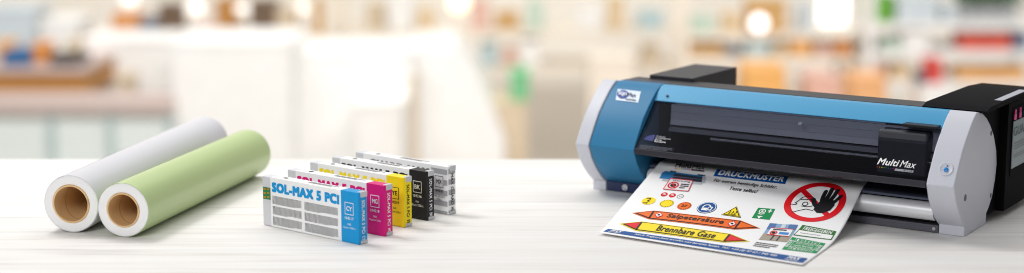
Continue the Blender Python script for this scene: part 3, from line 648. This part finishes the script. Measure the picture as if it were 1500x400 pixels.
# middle: big white stacks
lid_box('packing_case', (256, 62, 424, 240), 10.3, .8, W_, 'big white packing case behind the film rolls', 'packing case', 'white cases in the middle of the hall', FLOOR)
lid_box('packing_case', (428, 76, 604, 240), 10.7, .8, W_, 'big white packing case behind the cartridges', 'packing case', 'white cases in the middle of the hall', FLOOR)
y = 11.0; pts = [at(px, py, y) for px, py in ((598, 66), (664, 66), (694, 104), (722, 160), (740, 206), (742, 246), (598, 246))]; x0 = pts[0].x
t = empty('covered_case', (x0, y*K+.9, FLOOR), 0, 'white covered case whose right side slopes down towards the green crate', 'covered case')
bm = bmesh.new(); prism(bm, [(-(q.x-x0), q.z-FLOOR) for q in pts[:5]]+[(-(pts[5].x-x0), .06), (0, .06)], -.9, .9)
link('cover', bm, W_, t, bevel=.05, M=Matrix(((0,-1,0,0),(1,0,0,0),(0,0,1,0),(0,0,0,1))))
link('pallet', bx((.05, -.85, .002), (pts[5].x-x0-.05, .85, .058)), BE, t)
lid_box('slim_upright', (602, 112, 612, 240), 10.2, .1, BE, 'narrow beige strip standing for the shade line before the white covered case', 'slim_upright', None, FLOOR)  # upright strip in place of the shade line between the white cases
lid_box('carton', (520, 150, 592, 240), 10.3, .4, W_, 'low white carton in front of the packing case behind the cartridges', 'carton', None, FLOOR)
st = lid_box('stand', (722, 150, 772, 240), 11.2, .5, BE, 'beige box stand under the green crate, toned like the shadow there', 'stand', None, FLOOR); zst = at(0, 150, 11.2).z  # this box also takes the place of a dark beige shadow
lid_box('crate', (747, 107, 776, 150), 11.25, .35, GR, 'green crate on the beige stand left of the printer', 'crate', None, zst, wm('light green lid', (120, 190, 140)))
lid_box('cabinet', (862, 86, 930, 240), 13.0, .5, CR, 'low cream cabinet behind the printer left end', 'cabinet', 'cabinets in the hall', FLOOR)
lamp(672, 4, 14, 13.6, 'warm globe lamp above the cream case', (255, 222, 170), 2.0)
# middle rack at the back, pale goods
yM = 14.4
rack(498, 1000, (44, 98), yM, .6, 'long cream rack at the back between the cases and the printer', CR)
zm, zn = at(0, 44, yM).z, at(0, 98, yM).z
MT = wm('mint card', (196, 216, 200)); PT = wm('pale teal card', (186, 208, 212)); SA = wm('sand card', (226, 200, 160)); RO = wm('rose card', (228, 186, 170))
for r, m, lb, z in (((536,8,562,43), BE, 'beige box on the back rack above the cases, left end', zm), ((570,-4,604,43), W_, 'tall white box beside the beige box on the back rack', zm), ((612,16,634,43), SA, 'sand box left of the warm lamp on the back rack', zm), ((690,2,716,43), RO, 'rose box right of the warm lamp on the back rack', zm),
        ((726,20,760,43), TN, 'tan box on the upper shelf above the green crate', zm), ((772,4,796,43), MT, 'mint box on the upper shelf of the back rack', zm), ((846,14,880,43), W_, 'white box on the upper shelf left of the printer', zm), ((892,-2,914,43), SA, 'tall sand box on the upper shelf above the printer end', zm), ((936,18,972,43), PT, 'pale teal box at the right end of the back rack', zm),
        ((704,66,728,97), PT, 'pale teal box on the lower shelf beside the covered case', zn), ((738,72,756,97), RO, 'small rose box on the lower shelf above the green crate', zn), ((764,60,790,97), W_, 'white box on the lower shelf right of the green crate', zn), ((940,70,968,97), BE, 'beige box on the lower shelf above the printer', zn)):
    lid_box('storage_box', r, yM, .3, m, lb, 'box', 'boxes on the back rack', z)
# right rack and its load
yQ = 12.8
rack(1002, 1266, (48, 82, 142), yQ, .6, 'white rack behind the printer carrying tan and orange boxes', CR)
za, zb_ = at(0, 48, yQ).z, at(0, 82, yQ).z
for r, m, lb, z in (((1096,2,1152,47), TN, 'tan box behind the bright lamp on the white rack', za), ((1010,66,1062,82), TN, 'flat tan box at the left end of the white rack', zb_), ((1066,70,1082,82), GB, 'small slate box beside the flat tan box', zb_),
        ((1158,54,1190,82), YO, 'amber box in the middle of the white rack', zb_), ((1224,58,1248,82), OR, 'orange box at the right of the white rack', zb_), ((1172,8,1192,47), PB, 'pale blue box on the upper shelf of the white rack', za)):
    lid_box('storage_box', r, yQ, .3, m, lb, 'box', 'boxes on the white rack', z)
MT = wm('mint card', (196, 216, 200)); PT = wm('pale teal card', (186, 208, 212)); SA = wm('sand card', (226, 200, 160)); RO = wm('rose card', (228, 186, 170))
for r, m, lb, z in (((1012,26,1046,47), MT, 'mint box at the left of the upper shelf of the white rack', za), ((1062,22,1086,47), SA, 'sand coloured box left of the bright lamp on the white rack', za), ((1196,64,1218,81), RO, 'rose box between the amber and orange boxes', zb_), ((1094,60,1128,81), PT, 'pale teal box in the middle of the white rack', zb_), ((1134,66,1154,81), SA, 'small sand box beside the amber box', zb_)):
    lid_box('storage_box', r, yQ, .3, m, lb, 'box', 'boxes on the white rack', z)
lid_box('carton', (1180, 112, 1232, 240), 11.8, .4, RO, 'rose carton between the amber and apricot cartons behind the printer', 'carton', None, FLOOR)
lid_box('carton', (1088, 100, 1152, 240), 11.6, .4, YO, 'amber carton behind the printer', 'carton', None, FLOOR)
lamp(1112, 34, 12, 11.8, 'bright white globe lamp before the tan box', (250, 248, 255), 1.8)
a, b = at(1200, 44, 13.6), at(1258, -40, 13.6)
lb = empty('window_panel', ((a.x+b.x)/2, 13.6*K, FLOOR), 0, 'tall lit white window panel behind the white rack', 'window panel')  # bright window, built as a glowing panel on a stand
link('panel', bx((-(b.x-a.x)/2, 0, a.z-FLOOR), ((b.x-a.x)/2, .04, b.z-FLOOR)), mat('window panel glow', (250, 250, 250), .5, emit=((255, 253, 248), 1.6)), lb); link('stand', bx((-.05, .045, .002), (.05, .09, b.z-FLOOR)), GY, lb)
# far right rack
yX = 12.4
rack(1272, 1520, (33, 74, 118), yX, .6, 'grey white rack at the right carrying red, green and amber boxes', W_)
z1, z2, z3 = (at(0, r, yX).z for r in (33, 74, 118))
for r, m, lb, z in (((1277,-6,1309,33), LG, 'leaf green box on the right rack', z1), ((1314,-4,1376,33), PB, 'wide pale blue box beside the leaf green box', z1), ((1408,51,1482,74), PK, 'long red box on the right rack', z2), ((1272,62,1286,74), DG, 'small bottle green box on the right rack', z2), ((1404,102,1505,118), YO, 'flat amber box on the lower shelf of the right rack', z3), ((1322,46,1362,74), W_, 'white box on the middle shelf of the right rack', z2)):
    lid_box('storage_box', r, yX, .3, m, lb, 'box', 'boxes on the right rack', z)
for r, m, lb, z in (((1296,58,1318,73), MT, 'mint box on the middle shelf of the right rack', z2), ((1382,8,1402,32), PB, 'narrow pale blue box at the plants end of the right rack', z1), ((1304,98,1336,117), SA, 'sand box on the lower shelf of the right rack', z3), ((1276,96,1298,117), RO, 'rose box at the left of the lower shelf of the right rack', z3), ((1486,48,1508,73), GB, 'slate box right of the long red box', z2)):
    lid_box('storage_box', r, yX, .3, m, lb, 'box', 'boxes on the right rack', z)
lid_box('carton', (1246, 114, 1300, 240), 11.0, .4, wm('apricot card', (234, 176, 124)), 'apricot carton behind the right end of the printer', 'carton', None, FLOOR)
zq = at(0, 124, 11.2).z
lid_box('stand', (1346, 124, 1396, 240), 11.2, .35, W_, 'white box stand under the red bin', 'stand', None, FLOOR)
lid_box('bin', (1358, 88, 1382, 124), 11.25, .2, RD, 'red bin on the white stand', 'bin', None, zq)
lid_box('bin', (1344, 110, 1357, 124), 11.25, .15, NV, 'navy tin beside the red bin', 'tin', None, zq)
def plant(px, r0, r1, y, z, label, seed):
    a = at(px, r0, y); c = at(px, r1, y); t = empty('potted_plant', (a.x, (y+.15)*K, z), 0, label, 'plant', 'plants on the right rack'); rr = random.Random(seed); hp = .12*K
    bm = bmesh.new(); lathe(bm, [(.002, .06*K), (hp, .085*K), (hp, .07*K), (hp-.02, .068*K)], 24, axis='Z'); link('pot', bm, GY, t)
    bm = bmesh.new(); H_ = a.z-z
    for k in range(90):
        th, h, s = rr.uniform(0, 2*PI), rr.uniform(hp, H_), rr.uniform(.04, .09)*K; q = Vector((math.cos(th)*rr.uniform(0, .13)*K, math.sin(th)*rr.uniform(0, .11)*K, h))
        d = Vector((rr.uniform(-1,1), rr.uniform(-1,1), rr.uniform(-.2,1))).normalized(); e = d.cross(Vector((rr.uniform(-1,1), rr.uniform(-1,1), .3))).normalized()*s*.35
        bm.faces.new([bm.verts.new(v) for v in (q, q+d*s*.5+e, q+d*s, q+d*s*.5-e)])
    link('foliage', bm, wm('foliage', (72, 110, 70)), t)
    bm = bmesh.new(); lathe(bm, [(hp-.02, .012), (H_*.8, .006)], 10, axis='Z'); link('stem', bm, DB, t)
plant(1426, -6, 33, yX, z1, 'narrow dark green plant on the upper shelf of the right rack', 1)
plant(1456, -8, 33, yX, z1, 'bushy green plant in the middle of the upper right shelf', 2)
plant(1486, -8, 33, yX, z1, 'green plant at the right end of the upper shelf', 3)

# ------------------------------------------------------------------ light
w = bpy.data.worlds.new('World'); sc.world = w; w.use_nodes = True
w.node_tree.nodes['Background'].inputs[0].default_value = (.96, .97, 1, 1); w.node_tree.nodes['Background'].inputs[1].default_value = .24
def area(name, loc, target, sx, sy, power, col=(1, 1, 1)):
    l = bpy.data.lights.new(name, 'AREA'); l.shape = 'RECTANGLE'; l.size = sx; l.size_y = sy; l.energy = power; l.color = col
    o = bpy.data.objects.new(name, l); COL.objects.link(o); o.location = loc
    o.rotation_euler = (Vector(target)-Vector(loc)).to_track_quat('-Z', 'Y').to_euler(); return o
area('softbox_overhead', (-2.0, 5.2, 3.4), (.1, 3.9, 0), 1.5, .9, 70, (1, .995, .985))
area('fill_front', (-1.6, .4, 2.2), (0, 4.0, .1), 1.6, 1.2, 68, (1, 1, 1))  # added fill lamp out of view, lightens the sides facing the camera
area('hall_fill_above', (-2, 22, 12), (0, 27, -3), 22, 8, 1760, (1, .975, .935))  # added lamp, brightens the background from above
area('hall_fill_front', (0, 9, 11), (0, 27, -3), 24, 4, 4150, (1, .98, .95))  # added lamp, brightens the upright faces of the background
sc.view_settings.view_transform = 'Standard'; sc.view_settings.look = 'None'; sc.view_settings.exposure = 0; sc.view_settings.gamma = 1
sc.cycles.max_bounces = 8; sc.cycles.transparent_max_bounces = 8; sc.cycles.use_denoising = True; sc.cycles.filter_width = 1.0
